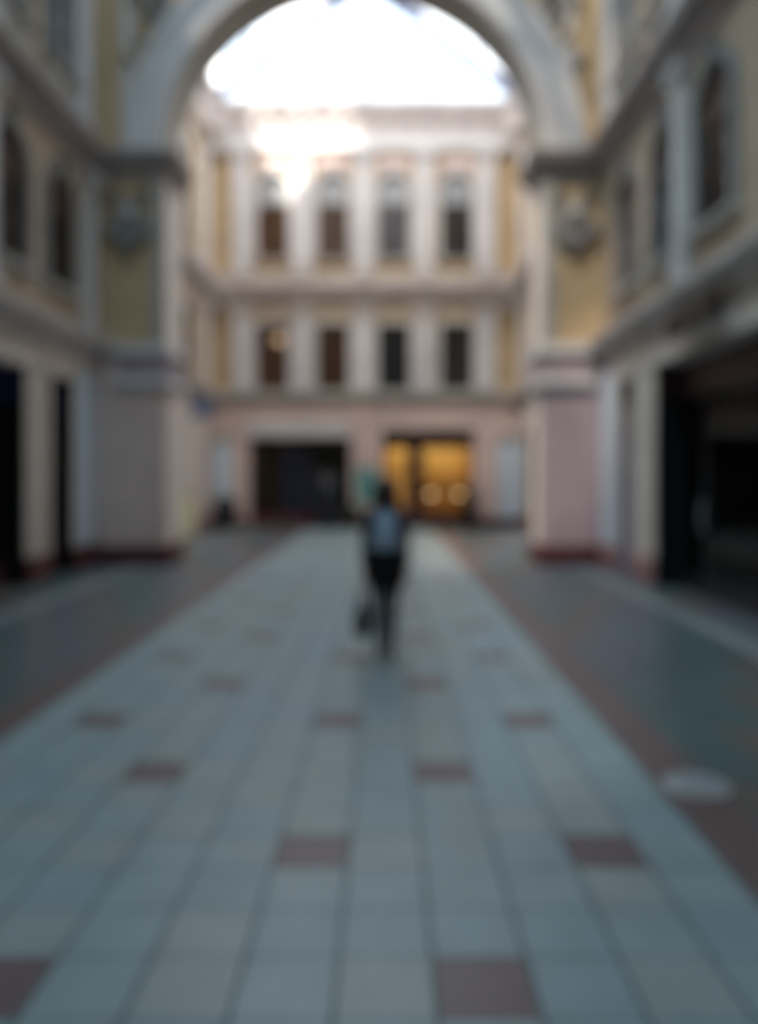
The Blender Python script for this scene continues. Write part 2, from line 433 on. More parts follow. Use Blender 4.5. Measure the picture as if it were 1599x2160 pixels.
# piers: ground-storey facing, capital bands, plinth, cornice
for s in (-1, 1):
    xi = AXC+s*HALF; xo = XL if s < 0 else XR
    g = MB(); g.box(xo+s*0.35, xi-s*0.03, -0.05, 0.3, 0, 4.0); 
    g.build('pier_facing', M['pink'] if s < 0 else M['mauve'], wa)
    g = MB(); g.box(xi-s*0.03, xi+s*0.02, 0.3, AT+0.03, 0, 4.0); g.build('lit_reveal_facing', M['pale'], wa)  # paler facing: light from beyond the arch put into its colour
    for z0, z1, nm in ((3.86, 4.06, 'impost_band'), (3.28, 3.46, 'neck_band')):
        c = MB(); c.box(xi-s*0.14, xi+s*0.90, -0.19, AT+0.08, z0, z1, 0.03); c.build(nm, M['white'], wa)
    c = MB(); c.box(xi-s*0.09, xi+s*0.82, -0.12, AT+0.05, 3.40, 3.90); c.build('pier_capital', M['mauve'], wa)
    p = MB()
    p.box(xi-s*0.12, xo, -0.13, 0.2, 0, 0.36, 0.02); p.box(xi-s*0.12, xi+s*0.2, 0.1, AT+0.08, 0, 0.36, 0.02)
    p.build('plinth', M['granite'], wa)
    # upper edge strips of the pier
    e = MB(); e.box(xi-s*0.02, xi+s*0.20, -0.06, 0.02, 4.1, 7.15); e.build('pier_edge_strip', M['stone'], wa)
    e = MB(); e.box(xi-s*0.03, xi+s*0.05, 0.02, AT+0.03, 4.1, 7.15); e.build('lit_reveal_facing', M['pale'], wa)  # upper reveal, brightened by colour in the same way
    # string course and cornice along the pier face, wrapping through the arch
    if s < 0: path = [(xo, 0.0), (xi, 0.0), (xi, AT)]
    else: path = [(xi, AT), (xi, 0.0), (xo, 0.0)]
    c = MB(); c.sweep(path, scaled(P_MID, 0.9)); c.build('cornice', M['dust'], wa)
    if s < 0: path = [(xo, 0.0), (xi-0.95, 0.0)]
    else: path = [(xi+0.95, 0.0), (xo, 0.0)]
    c = MB(); c.sweep(path, P_LOW); c.build('string_course', M['cornice'], wa)
    # vertical frame beside the spandrel
    e = MB(); xs = (XL+0.62) if s < 0 else (XR-0.62)
    e.box(xs-0.07, xs+0.07, -0.08, 0.02, 7.75, 12.6); e.build('spandrel_frame', M['white'], wa)

def swag_ring(mb, cx, cz, r, a0, a1, y, rr, n=18):
    mb.tube([(cx+r*math.cos(a0+(a1-a0)*i/n), y, cz+r*math.sin(a0+(a1-a0)*i/n)) for i in range(n+1)], [rr*(0.55+0.45*math.sin(PI*i/n)) for i in range(n+1)], 8)
def cartouche(x, z):
    b = MB()
    b.poly_holes([(x+0.30*math.cos(t)*(1.0 if math.sin(t) > -0.2 else 0.9), z+0.40*math.sin(t)) for t in [2*PI*i/28 for i in range(28)]], [], -0.10, 0.02)
    b.build('medallion_shield', M['relief'], wa)
    b = MB(); b.lathe([(0.0,-0.17),(0.07,-0.14),(0.13,-0.05),(0.15,0.04),(0.12,0.14),(0.06,0.20),(0.0,0.21)], 0, 0, 14, 1.0, 0.8)
    b.v = [(vx+x, vy-0.14, vz+z+0.10) for vx, vy, vz in b.v]
    b.build('medallion_head', M['stone'], wa, True)
    b = MB(); swag_ring(b, x, z+0.02, 0.40, PI*1.02, PI*1.98, -0.12, 0.10); swag_ring(b, x, z-0.05, 0.30, PI*1.1, PI*1.9, -0.16, 0.07)
    b.tube([(x,-0.1,z-0.34),(x,-0.14,z-0.50),(x,-0.08,z-0.74)], [0.08,0.10,0.03], 8)
    b.build('medallion_garland', M['relief'], wa, True)
    b = MB()
    for s in (-1, 1):
        pts = []
        for i in range(22):
            t = i/21*2.2*PI; r = 0.17*(1-i/26)
            pts.append((x+s*(0.24+r*math.cos(t)), -0.06, z+0.42+r*math.sin(t)))
        b.tube(pts, 0.035, 6)
    b.build('medallion_scroll', M['relief'], wa, True)
cartouche(-4.74, 6.32); cartouche(3.48, 6.32)
def spandrel(s):
    b = MB(); xc = AXC+s*3.9; zc = 10.35
    for k in range(3):
        cx = AXC+s*(3.75-0.55*k); cz = 10.35+0.62*k; R0 = 0.42-0.07*k; pts = []
        for i in range(30):
            t = i/29*3.4*PI; r = R0*(1-i/33)
            pts.append((cx+s*r*math.cos(t), -0.05, cz+r*math.sin(t)))
        b.tube(pts, 0.06, 6)
    for k in range(9):
        t = k/8; x = AXC+s*(4.05-1.9*t); z = 9.2+2.9*t
        b.tube([(x,-0.03,z),(x+s*0.16,-0.09,z+0.16),(x+s*0.2,-0.03,z+0.36)], [0.03,0.09,0.02], 6)
    b.build('spandrel_relief', M['relief'], wa, True)
spandrel(-1); spandrel(1)

# ------------------------------------------------------------------ section beyond the arch
def far_side(name, X, rz, sgn, doors, wins, label, wallm):
    U = lambda y: sgn*y
    r = empty(name, (X, 0, 0), rz); struct(r, label, 'wall')
    u0, u1 = sorted((U(D1+AT), U(D2)))
    holes = [rect_loop(*sorted((U(a), U(b))), -0.01, 3.0) for a, b in doors]
    m = MB(); m.poly_holes(rect_loop(u0, u1, -0.1, 4.0), holes, 0, 0.42); m.build('ground_storey', wallm, r)
    holes = [rect_loop(U(y)-0.48, U(y)+0.48, 4.38, 6.5) for y in wins]+[arch_loop(U(y), 0.48, 8.55, 10.75) for y in wins]
    m = MB(); m.poly_holes(rect_loop(u0, u1, 4.0, EAVE), holes, 0, 0.42); m.build('upper_storeys', M['ochre'], r)
    edges = sorted([tuple(sorted((U(a), U(b)))) for a, b in doors]); cur = u0
    for a, b in edges+[(u1, u1)]:
        if a-cur > 0.06:
            c = MB(); c.sweep([(cur, 0), (a, 0)], P_PLINTH); c.build('plinth', M['granite_pale'], r)
        cur = b
    for y in (24.2, 20.2):
        pilaster(r, U(y), 4.45, 7.05, 0.6, 0.16, M['white']); pilaster(r, U(y), 8.0, 12.0, 0.6, 0.16, M['white'])
    return r
wfl = far_side('wall_far_left', FL, PI/2, 1, [], (22.2,), 'side wall beyond the arch in pink lightened as if sunlit, behind the yellow board', M['pale'])
wfr = far_side('wall_far_right', FR, -PI/2, -1, [(22.45, 24.1)], (22.2,), 'lightened pink side wall beyond the arch with the brown door', M['pale'])

wf = empty('wall_far', (0, D2, 0)); struct(wf, 'three-storey facade closing the passage, pink below and ochre above', 'wall')
BAY = [XC-2.98, XC-1.05, XC+0.90, XC+2.92]
BAY = [-3.60, -1.67, 0.27, 2.28]
PIL = [-4.58, -2.65, -0.70, 1.24, 3.20]
SH1 = (-4.36, -1.10); SH2 = (-0.12, 2.84)
holes = [rect_loop(SH1[0], SH1[1], -0.01, 2.85), rect_loop(SH2[0], SH2[1], -0.01, 3.12)]
m = MB(); m.poly_holes(rect_loop(FL-0.4, FR+0.4, -0.1, 4.0), holes, 0, 0.42); m.build('ground_storey', M['pink'], wf)
holes = [rect_loop(x-0.52, x+0.52, 4.38, 6.50) for x in BAY]+[arch_loop(x, 0.52, 8.55, 10.80) for x in BAY]
m = MB(); m.poly_holes(rect_loop(FL-0.4, FR+0.4, 4.0, EAVE), holes, 0, 0.42); m.build('upper_storeys', M['ochre'], wf)
def far_path(r0, x0=FL, x1=FR, n=8):
    P = [(x0, D1+AT-D2)]
    for i in range(n+1):
        t = PI-PI/2*i/n; P.append((x0+r0+r0*math.cos(t), -r0+r0*math.sin(t)))
    for i in range(n+1):
        t = PI/2-PI/2*i/n; P.append((x1-r0+r0*math.cos(t), -r0+r0*math.sin(t)))
    P.append((x1, D1+AT-D2)); return P
def ring_solid(prof): return prof
CP = far_path(0.9)
P_F1 = [(-0.6,3.96),(0.06,3.96),(0.09,4.06),(0.20,4.14),(0.22,4.24),(0.08,4.32),(-0.6,4.32)]
P_F2 = [(-0.6,6.98),(0.06,6.98),(0.09,7.16),(0.16,7.30),(0.40,7.46),(0.46,7.62),(0.46,7.74),(0.14,7.84),(-0.6,7.84)]
P_F3 = [(-0.6,12.60),(0.08,12.60),(0.10,12.72),(0.12,13.22),(0.26,13.32),(0.30,13.46),(0.30,13.54),(-0.6,13.60)]
P_F4 = [(-0.6,11.92),(0.10,11.92),(0.16,12.02),(0.16,12.10),(-0.6,12.14)]
for nm, pr, mm in (('string_course', P_F1, M['stone']), ('cornice', P_F2, M['cornice']), ('eaves_cornice', P_F3, M['cornice']), ('architrave', P_F4, M['stone'])):
    c = MB(); c.sweep(CP, pr); o = c.build(nm, mm, wf)
c = MB()
x = FL+1.0
while x < FR-0.9:
    c.box(x-0.13, x+0.13, -0.26, -0.05, 12.82, 13.30, 0.03); x += 0.66
c.build('modillion_row', M['dust'], wf)
c = MB(); c.box(FL+0.2, FR-0.2, -0.06, 0.02, 12.13, 12.61); c.build('eaves_frieze', M['white'], wf)
for X, s_ in ((FL, 1), (FR, -1)):
    c = MB(); c.box(X-s_*0.1, X+s_*0.42, D1+AT-D2, 0.1, 13.5, 13.85, 0.03); c.build('attic_parapet', M['cornice'], wf)
for x in PIL:
    pilaster(wf, x, 4.34, 6.98, 0.58, 0.16, M['white']); pilaster(wf, x, 8.05, 11.95, 0.56, 0.18, M['white'])
c = MB(); c.box(FL+0.3, FR-0.3, -0.12, 0.02, 7.84, 8.06, 0.02); c.build('pedestal_band', M['stone'], wf)
for x in BAY:
    b = MB(); b.box(x-0.55, x+0.55, -0.07, 0.02, 11.45, 11.80, 0.02); b.build('frieze_panel', M['pink'], wf)
for x0, x1 in ((FL+0.05, SH1[0]-0.06), (SH1[1]+0.06, SH2[0]-0.06), (SH2[1]+0.06, FR-0.05)):
    c = MB(); c.sweep([(x0, 0), (x1, 0)], [(0,0),(0.10,0),(0.10,0.26),(0.05,0.32),(0,0.32)]); c.build('plinth', M['granite'], wf)
# white panels framed as pilasters at the two ends of the ground storey
for x, wd in ((-5.20, 0.56), (3.98, 0.74)):
    b = MB(); b.box(x-wd/2, x+wd/2, -0.13, 0.02, 0.30, 2.70, 0.02); b.build('white_pilaster', M['skyblue'], wf)
    b = MB(); b.box(x-wd/2-0.05, x+wd/2+0.05, -0.17, 0.02, 2.70, 2.80); b.box(x-wd*0.32, x+wd*0.32, -0.15, 0.02, 2.80, 3.08, 0.03); b.build('pilaster_head', M['stone'], wf)
b = MB(); b.box(-0.85, -0.35, -0.10, 0.02, 0.3, 3.7); b.build('shop_pier', M['pink'], wf)

warm = emit('warm_lamp', (1.0, 0.62, 0.36), 0.55)
top = [('rust', 'frame_brown', 'rust curtain'), ('brown', 'frame_brown', 'brown curtain'), ('greyc', 'frame_grey', 'grey curtain'), ('navyc', 'frame_dark', 'midnight dark glass')]
for x, (cu, fr, nm) in zip(BAY, top):
    n_win += 1
    window('window_%d' % n_win, (x, D2, 8.55), 0, 1.04, 2.25, True, M[cu], M['glass_dim'], M[fr],
           'round-headed top-storey window with %s on the far facade' % nm, M['lunette'], True, True)
mid = [('rust', 'frame_brown', 'a lit lamp and rust curtain', warm), ('rust', 'frame_brown', 'rust curtain and no lamp', None),
       ('navyc', 'frame_dark', 'blue-black panes', None), ('teald', 'frame_dark', 'grey-green dark panes', None)]
for x, (cu, fr, nm, lp) in zip(BAY, mid):
    n_win += 1
    window('window_%d' % n_win, (x, D2, 4.38), 0, 1.04, 2.12, False, M[cu], M['glass_dim'], M[fr],
           'square-headed middle-storey window with %s on the far facade' % nm, None, True, True, lp)
for X, rz, nm in ((FL, PI/2, 'sunlit side wall behind the yellow board'), (FR, -PI/2, 'side wall over the brown door')):
    n_win += 1
    window('window_%d' % n_win, (X, 22.2, 4.38), rz, 0.96, 2.12, False, M['brown'], M['glass_dim'], M['frame_brown'], 'square-headed window in the %s' % nm)
    n_win += 1
    window('window_%d' % n_win, (X, 22.2, 8.55), rz, 0.96, 2.2, True, M['brown'], M['glass_dim'], M['frame_brown'], 'round-headed top window in the %s' % nm, M['lunette'])

# back of the hall behind the camera
b = MB(); b.poly_holes([(XL-0.6, 0), (XR+0.7, 0), (XR+0.7, EAVE), (XC, RIDGE+0.1), (XL-0.6, EAVE)], [], YB-0.4, YB)
struct(b.build('wall_back', M['ochre']), 'plain end wall of the hall facing the arch', 'wall')

# ------------------------------------------------------------------ glass roof
roof = empty('ceiling', (0, 0, 0)); struct(roof, 'gabled glass roof on blue-grey iron rafters', 'ceiling')
G_near = frosted('dimming_roof_glass', (0.60, 0.84, 1.0), 0.05, 0.60)  # unseen hall glass, tint and opacity chosen to dim and cool the hall
G_dim_sun = frosted('dim_sunpass_roof_glass', (0.66, 0.87, 1.0), 0.17, 0.88, (1.0, 0.93, 0.84))  # unseen, darkened to keep the left wall dim while passing some sun
G_dim = frosted('light_cut_roof_glass', (0.66, 0.88, 1.0), 0.03, 0.85)  # unseen, darkened so this slope sends little light down
G_sun = frosted('sunpass_roof_glass', (0.62, 0.85, 1.0), 0.17, 0.62, (1.0, 0.93, 0.84))  # unseen, lets sun through to light one side of the arch
G_far = frosted('milky_roof_glass', (1.0, 0.98, 0.96), 0.04, 0.08)
G_clear = frosted('clear_roof_glass', (0.97, 0.98, 0.98), 0.95, 0.0)
def slope(name, x0, z0, x1, z1, y0, y1, m, t=0.02):
    b = MB(); b.add([(x0,y0,z0),(x1,y0,z1),(x1,y1,z1),(x0,y1,z0),(x0,y0,z0+t),(x1,y0,z1+t),(x1,y1,z1+t),(x0,y1,z0+t)],
                    [(0,1,2,3)])
    return b.build(name, m, roof)
HWR = 5.2
for s in (-1, 1):
    slope('glass_slope', XC+s*HWR, EAVE+0.1, XC, RIDGE, YB, 4.5, G_near if s < 0 else G_dim)
    slope('glass_slope', XC+s*HWR, EAVE+0.1, XC, RIDGE, 4.5, D1, G_sun if s < 0 else G_dim_sun)
def at(s, t): return (XC+s*HWR*(1-t), EAVE+0.1+(RIDGE-EAVE-0.1)*t)
for t0, t1, ya, yb in ((0, .18, 0, 0), (.18, .36, 22.4, 24.1), (.36, .50, 22.6, 23.7), (.50, .68, 22.5, 23.2), (.68, 1, 0, 0)):
    xa, za = at(-1, t0); xb, zb = at(-1, t1)
    if ya:
        slope('glass_slope', xa, za, xb, zb, D1+AT, ya, G_far); slope('clear_pane', xa, za, xb, zb, ya, yb, G_clear)  # clear panes added and shaped to drop a sun patch on the facade
        slope('glass_slope', xa, za, xb, zb, yb, D2+0.4, G_far)
    else: slope('glass_slope', xa, za, xb, zb, D1+AT, D2+0.4, G_far)
slope('glass_slope', XC+HWR, EAVE+0.1, XC, RIDGE, D1+AT, D2+0.4, G_far)
b = MB(); b.add([(XC-HWR, D2+0.3, EAVE), (XC+HWR, D2+0.3, EAVE), (XC, D2+0.3, RIDGE)], [(0,1,2)]); b.build('gable_glass', G_far, roof)
def bar(p, q, r): 
    b = MB(); b.tube([p, q], r, 4); return b
ys = [YB+0.2+i*2.4 for i in range(8)]+[15.7, 18.3, 21.0, 24.95]
for y in ys:
    for s in (-1, 1):
        bar((XC+s*HWR, y, EAVE+0.02), (XC, y, RIDGE-0.08), 0.12 if y < D1 else 0.28).build('rafter', M['iron'], roof)
for y0, y1 in ((YB, D1), (D1+AT, D2+0.3)):
    bar((XC, y0, RIDGE-0.05), (XC, y1, RIDGE-0.05), 0.13).build('ridge_beam', M['iron'], roof)
    for s in (-1, 1):
        for t in (0.33, 0.66):
            xx, z = at(s, t); bar((xx, y0, z-0.06), (xx, y1, z-0.06), 0.05).build('purlin', M['iron'], roof)
bar((XC-0.0, D2+0.2, EAVE), (XC, D2+0.2, RIDGE), 0.06).build('gable_mullion', M['iron'], roof)

# ------------------------------------------------------------------ shopfronts
def shopfront(label, loc, rz, wd, h, rec, fascia, fascia_m, frame_m, interior_m, leaves, riser, riser_m, jamb_m=None, depth=1.8, panel_x=None, jamb_side=None, reveal_m=None):
    """opening seen from -y; x from -wd/2 to wd/2; glass set back by rec"""
    r = empty('shopfront', loc, rz); tag(r, label, 'shopfront', None); hw = wd/2
    i = MB(); y1 = 0.43
    i.add([(-hw-0.3,y1,0.01),(hw+0.3,y1,0.01),(hw+0.3,y1+depth,0.01),(-hw-0.3,y1+depth,0.01),(-hw-0.3,y1,h+0.1),(hw+0.3,y1,h+0.1),(hw+0.3,y1+depth,h+0.1),(-hw-0.3,y1+depth,h+0.1)],
          [(0,1,2,3),(4,5,6,7),(1,2,6,5),(2,3,7,6),(3,0,4,7)])
    i.build('interior', interior_m, r)
    ya, yb = rec-0.03, rec+0.04
    f = MB(); f.box(-hw, hw, ya-0.03, yb, h-fascia, h-0.005)
    if jamb_m:
        for s_ in (-1, 1): f.box(s_*(hw-0.028), s_*(hw-0.045), -0.015, ya, h-fascia, h-0.005)
    f.build('fascia', fascia_m, r)
    if riser > 0.03:
        f = MB(); f.box(-hw, hw, ya-0.05, yb, 0.02, riser, 0.01); f.build('stall_riser', riser_m, r)
    xs = leaves; fr = MB()
    t = 0.045
    for x in xs: fr.box(x-t, x+t, ya, yb, 0.02, h-fascia)
    fr.box(-hw, hw, ya, yb, h-fascia-0.07, h-fascia); fr.box(-hw, hw, ya, yb, riser, riser+0.09)
    fr.build('frame', frame_m, r)
    for a, b_ in zip(xs[:-1], xs[1:]):
        g = MB(); g.box(a+t, b_-t, rec-0.004, rec+0.004, riser+0.09, h-fascia-0.07); g.build('glass', M['glass'], r)
    if jamb_m:
        for s in (-1, 1):
            j = MB(); j.box(s*hw, s*(hw-0.03), -0.02, rec-0.03, 0.0, h+0.0); j.build('reveal', reveal_m or jamb_m, r)
            j = MB(); j.box(s*(hw-0.03), s*(hw+0.14), -0.05, 0.01, 0.42, h)
            j.build('jamb', jamb_m, r)
        j = MB(); j.box(-hw-0.17, hw+0.17, -0.07, 0.01, h, h+0.17); j.build('lintel', jamb_m, r)
    return r
def handle(r, x, y, z):
    b = MB(); b.tube([(x, y, z-0.2), (x, y-0.06, z-0.18), (x, y-0.06, z+0.18), (x, y, z+0.2)], 0.014, 8); b.build('door_handle', M['steel'], r)

for (a, b), nm in zip(SHOPS_L, ('narrow shopfront with navy fascia on the dim wall, next to the arch pier', 'wider dark shopfront on the dim wall, cut by the picture edge')):
    wd = b-a
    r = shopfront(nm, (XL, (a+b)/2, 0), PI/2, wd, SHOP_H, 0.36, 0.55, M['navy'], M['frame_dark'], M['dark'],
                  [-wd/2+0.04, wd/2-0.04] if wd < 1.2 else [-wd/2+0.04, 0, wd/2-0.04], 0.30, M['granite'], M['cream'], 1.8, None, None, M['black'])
    handle(r, -0.1, 0.30, 1.1)
for (a, b), nm in zip(SHOPS_R, ('narrow mauve-coloured shopfront on the brighter wall, next to the arch pier', 'wide black shop opening under the white lintel and black sign')):
    wd = b-a; big = wd > 2
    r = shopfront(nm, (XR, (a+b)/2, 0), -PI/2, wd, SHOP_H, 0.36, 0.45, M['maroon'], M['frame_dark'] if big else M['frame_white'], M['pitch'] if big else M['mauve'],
                  [-wd/2+0.04, -wd/2+0.95, wd/2-0.95, wd/2-0.04] if big else [-wd/2+0.04, wd/2-0.04], 0.12 if big else 0.3, M['black'] if big else M['granite'], M['cream'], 1.8, None, None, M['black'] if big else M['mauve'])  # mauve stands in for the reflection in the narrow shop's glass
    handle(r, (-wd/2+1.05) if big else -0.1, 0.30, 1.1)

wd = SH1[1]-SH1[0]
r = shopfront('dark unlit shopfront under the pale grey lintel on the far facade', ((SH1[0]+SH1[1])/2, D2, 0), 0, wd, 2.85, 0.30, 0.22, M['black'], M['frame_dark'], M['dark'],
              [-wd/2+0.05, -0.62, 0.35, wd/2-0.05], 0.42, M['granite'])
b = MB(); b.box(-wd/2, wd/2-0.1, -0.12, 0.01, 2.87, 3.40, 0.02); b.build('signboard', M['white'], r)
b = MB(); b.box(-0.58, 0.31, 0.24, 0.29, 0.10, 2.40); b.build('door', M['navyc'], r); handle(r, 0.2, 0.23, 1.05)
wd = SH2[1]-SH2[0]
r = shopfront('golden lit shopfront with maroon frame on the far facade', ((SH2[0]+SH2[1])/2, D2, 0), 0, wd, 3.12, 0.26, 0.52, M['maroon'], M['maroon'], M['gold'],
              [-wd/2+0.05, wd/2-1.66, wd/2-0.05], 0.36, M['maroon'], None, 1.4)
b = MB(); b.box(-wd/2+0.83, wd/2-1.66, 0.20, 0.31, 0.1, 2.62); b.build('mullion_panel', M['maroon'], r)
b = MB(); b.box(-0.2, wd/2+0.1, 1.5, 1.78, 0.9, 0.94); b.box(-0.2, wd/2+0.1, 1.5, 1.78, 1.6, 1.64); b.build('shelf', M['gold'], r)
lampm = emit('shop_lamp', (1.0, 0.84, 0.58), 2.8)
b = MB(); b.box(-wd/2+0.1, wd/2-0.1, 0.6, 1.7, 3.02, 3.08, 0.01); b.build('ceiling_lamp', lampm, r)
for x in (-0.98, 0.2, 1.15):
    b = MB(); b.lathe([(0.02,1.05),(0.09,1.02),(0.10,0.98),(0.02,0.96)], x, 1.6, 12); b.build('shelf_lamp', emit('shelf_lamp_glow', (1.0, 0.80, 0.50), 1.6), r)  # added glowing discs that brighten the lower part of the shop
b = MB(); b.box(-wd/2-0.05, wd/2+0.75, -0.55, -0.01, 0.0, 0.15, 0.02)
b.build('step', M['maroon'], r)

# brown door in the side wall beyond the arch
d = empty('door_1', (FR, (22.45+24.1)/2, 0), -PI/2); struct(d, 'tall brown wooden double door in the side wall beyond the arch', 'door')
b = MB(); b.poly_holes(rect_loop(-0.825, 0.825, 0.02, 3.0), [rect_loop(-0.74, 0.74, 0.03, 2.9)], 0.02, 0.2); b.build('door_frame', M['wood'], d)
for s in (-1, 1):
    b = MB(); b.box(s*0.005, s*0.74, 0.10, 0.16, 0.03, 2.9)
    for z0, z1 in ((0.2, 1.0), (1.15, 2.1), (2.25, 2.75)): b.box(s*0.12, s*0.62, 0.08, 0.11, z0, z1, 0.01)
    l = b.build('door_leaf', M['wood'], d)
    h = MB(); h.tube([(s*0.08, 0.10, 1.05), (s*0.08, 0.03, 1.05), (s*0.20, 0.03, 1.05)], 0.012, 8); h.build('door_handle', M['steel'], l)

# ------------------------------------------------------------------ signs and loose things
s = empty('shop_sign', (XR-0.02, 9.62, 3.43), -PI/2); tag(s, 'black oblong shop sign above the wide black shop opening', 'sign')
b = MB(); b.box(-0.75, 0.75, -0.30, -0.18, 0.0, 0.30, 0.015); b.build('sign_panel', M['black'], s)
for x in (-0.45, 0.45):
    b = MB(); b.tube([(x, -0.2, 0.14), (x, 0.02, 0.14)], 0.015, 8); b.build('bracket', M['steel'], s)

s = empty('wall_plaque', (FL+0.02, 22.55, 3.72), PI/2); tag(s, 'small blue square sign projecting from the sunlit side wall beyond the arch', 'sign')
bluem = mat('blue_enamel', (120, 134, 170), 0.4, 0.08, 5)
b = MB(); b.box(-0.03, 0.03, -0.62, -0.06, -0.42, 0.16, 0.01); b.build('sign_panel', bluem, s)
b = MB(); b.tube([(0, 0.0, 0.22), (0, -0.68, 0.22)], 0.018, 8); b.tube([(0,-0.16,0.22),(0,-0.16,0.14)], 0.01, 6); b.tube([(0,-0.52,0.22),(0,-0.52,0.14)], 0.01, 6); b.build('bracket', M['iron'], s)

def board_pair(name, label, loc, rz, wd, h, m, cat, frame):
    r = empty(name, loc, rz); tag(r, label, cat)
    for s in (-1, 1):
        b = MB(); hw = wd/2; y = s*0.22
        def P(t, x): return (x, y*(1-t), 0.03+t*h)
        vs = []
        for dy in (0, 0.025*s):
            for (t, x) in ((0.05,-hw),(0.05,hw),(1,hw),(1,-hw)):
                p = P(t, x); vs.append((p[0], p[1]+dy, p[2]))
        b.add(vs, [(0,1,2,3),(4,5,6,7),(0,1,5,4),(1,2,6,5),(2,3,7,6),(3,0,4,7)]); b.build('board', m, r)
        f = MB()
        for x in (-hw, hw): f.tube([(x, y*1.02, 0.0), (x, 0.0, h+0.05)], 0.018, 6)
        f.build('leg', frame, r)
    b = MB(); b.tube([(-wd/2, 0, h+0.04), (wd/2, 0, h+0.04)], 0.022, 8); b.build('hinge_rail', frame, r)
    return r
yel = mat('pale_yellow_board', (236, 231, 198), 0.6, 0.08, 5)
board_pair('sandwich_board', 'pale yellow folding board standing on the bright paving past the arch pier', (-5.18, 20.5, 0), 0.15, 0.44, 1.08, yel, 'sandwich board', M['wood'])

# litter bin before the white pilaster
t = empty('litter_bin', (-4.98, 24.3, 0)); tag(t, 'dark green-grey litter bin in front of the slim white pilaster', 'bin')
binm = mat('dark_bin_paint', (40, 50, 52), 0.5, 0.1, 6)
b = MB(); b.lathe([(0.27,0.0),(0.30,0.03),(0.33,0.75),(0.34,0.78),(0.31,0.78),(0.30,0.70)], 0, 0, 20); b.build('bin_body', binm, t, True)
b = MB(); b.lathe([(0.36,0.78),(0.37,0.82),(0.30,0.94),(0.14,1.0),(0.05,1.02)], 0, 0, 20); b.build('lid', binm, t, True)

# teal panel on a stand, and a potted plant beside it
t = empty('display_stand', (-0.57, 23.6, 0)); tag(t, 'teal poster panel on a slim stand by the pier between the two far shops', 'sign')
teal = mat('teal_poster', (104, 158, 156), 0.6, 0.12, 4)
b = MB(); b.box(-0.30, 0.30, -0.02, 0.02, 0.82, 1.90, 0.01); b.build('panel', teal, t)
b = MB(); b.tube([(0,0.03,0.02),(0,0.03,1.6)], 0.025, 8); b.build('pole', M['steel'], t)
b = MB(); b.lathe([(0.24,0.0),(0.24,0.02),(0.05,0.05)], 0, 0.03, 20); b.build('base', M['steel'], t)

def leafy(name, label, loc, h, spread, nleaf, potm, leafm, pr, ph):
    r = empty(name, loc); tag(r, label, 'plant')
    b = MB(); b.lathe([(pr*0.72,0),(pr*0.76,0.02),(pr,ph-0.04),(pr*1.08,ph-0.03),(pr*1.08,ph),(pr*0.95,ph),(pr*0.92,ph-0.05)], 0, 0, 18); b.build('pot', potm, r, True)
    rn = random.Random(len(label)); b = MB(); stems = MB()
    for k in range(nleaf):
        a = rn.uniform(0, 2*PI); z = ph+rn.uniform(0.05, 1)*h; rad = rn.uniform(0.2, 1)*spread*(1.15-0.5*(z-ph)/h)
        c = Vector((rad*math.cos(a), rad*math.sin(a), z)); d = Vector((math.cos(a), math.sin(a), rn.uniform(-0.2, 0.8))).normalized(); L = rn.uniform(0.10, 0.18)
        w_ = d.cross(Vector((0,0,1))).normalized()*L*0.32; n_ = w_.cross(d).normalized()*0.02
        b.add([c-d*L*0.5, c+w_+n_, c+d*L*0.5, c-w_+n_, c-n_], [(0,1,4),(1,2,4),(2,3,4),(3,0,4)])
    for k in range(5):
        a = k*1.3; stems.tube([(0,0,ph-0.06),(0.3*spread*math.cos(a),0.3*spread*math.sin(a),ph+h*0.5),(0.5*spread*math.cos(a),0.5*spread*math.sin(a),ph+h*0.9)], [0.014,0.01,0.005], 6)
    b.build('foliage', leafm, r); stems.build('stem', M['wood'], r)
green = mat('leaf_green', (62, 92, 48), 0.6, 0.3, 6); dgreen = mat('dusky_leaf', (64, 70, 78), 0.6, 0.3, 6)
leafy('potted_plant', 'small green potted plant between the dark cabinet and the teal panel', (-0.98, 23.95, 0), 0.42, 0.26, 200, M['black'], green, 0.2, 0.3)
leafy('potted_shrub', 'dusky potted shrub at the end of the golden shop window', (2.62, 24.05, 0), 0.85, 0.30, 320, M['black'], dgreen, 0.26, 0.42)

# dark cabinet with grey screen before the dark shop
t = empty('vending_cabinet', (-1.78, 24.2, 0)); tag(t, 'tall dark cabinet with grey front panel before the dark shop', 'cabinet')
cab = mat('blue_black_cabinet', (26, 28, 40), 0.45, 0.15, 5)
b = MB(); b.box(-0.42, 0.42, -0.30, 0.30, 0.06, 1.72, 0.03); b.build('body', cab, t)
b = MB(); b.box(-0.20, 0.20, -0.33, -0.29, 1.22, 1.62, 0.01); b.build('front_panel', mat('grey_screen', (86, 88, 92), 0.4, 0.1, 5), t)
b = MB(); b.box(-0.25, 0.25, -0.325, -0.29, 0.30, 0.55, 0.01); b.build('tray', M['black'], t)
for sx in (-1, 1):
    for sy in (-1, 1):
        b = MB(); b.lathe([(0.035,0.0),(0.04,0.07)], sx*0.34, sy*0.22, 10); b.build('foot', M['black'], t)

# pale metal cover set in the red band
t = empty('drain_cover', (1.66, 4.17, 0)); tag(t, 'pale round metal cover lying in the dark red paving band', 'drain cover')
b = MB(); b.lathe([(0.17,0.0),(0.17,0.006),(0.155,0.010),(0.02,0.011)], 0, 0, 32); b.build('disc', M['steel'], t)
b = MB()
for k in range(-2, 3):
    L = math.sqrt(0.14**2-(k*0.055)**2); b.box(-L, L, k*0.055-0.008, k*0.055+0.008, 0.010, 0.014)
b.build('rib', M['steel'], t)

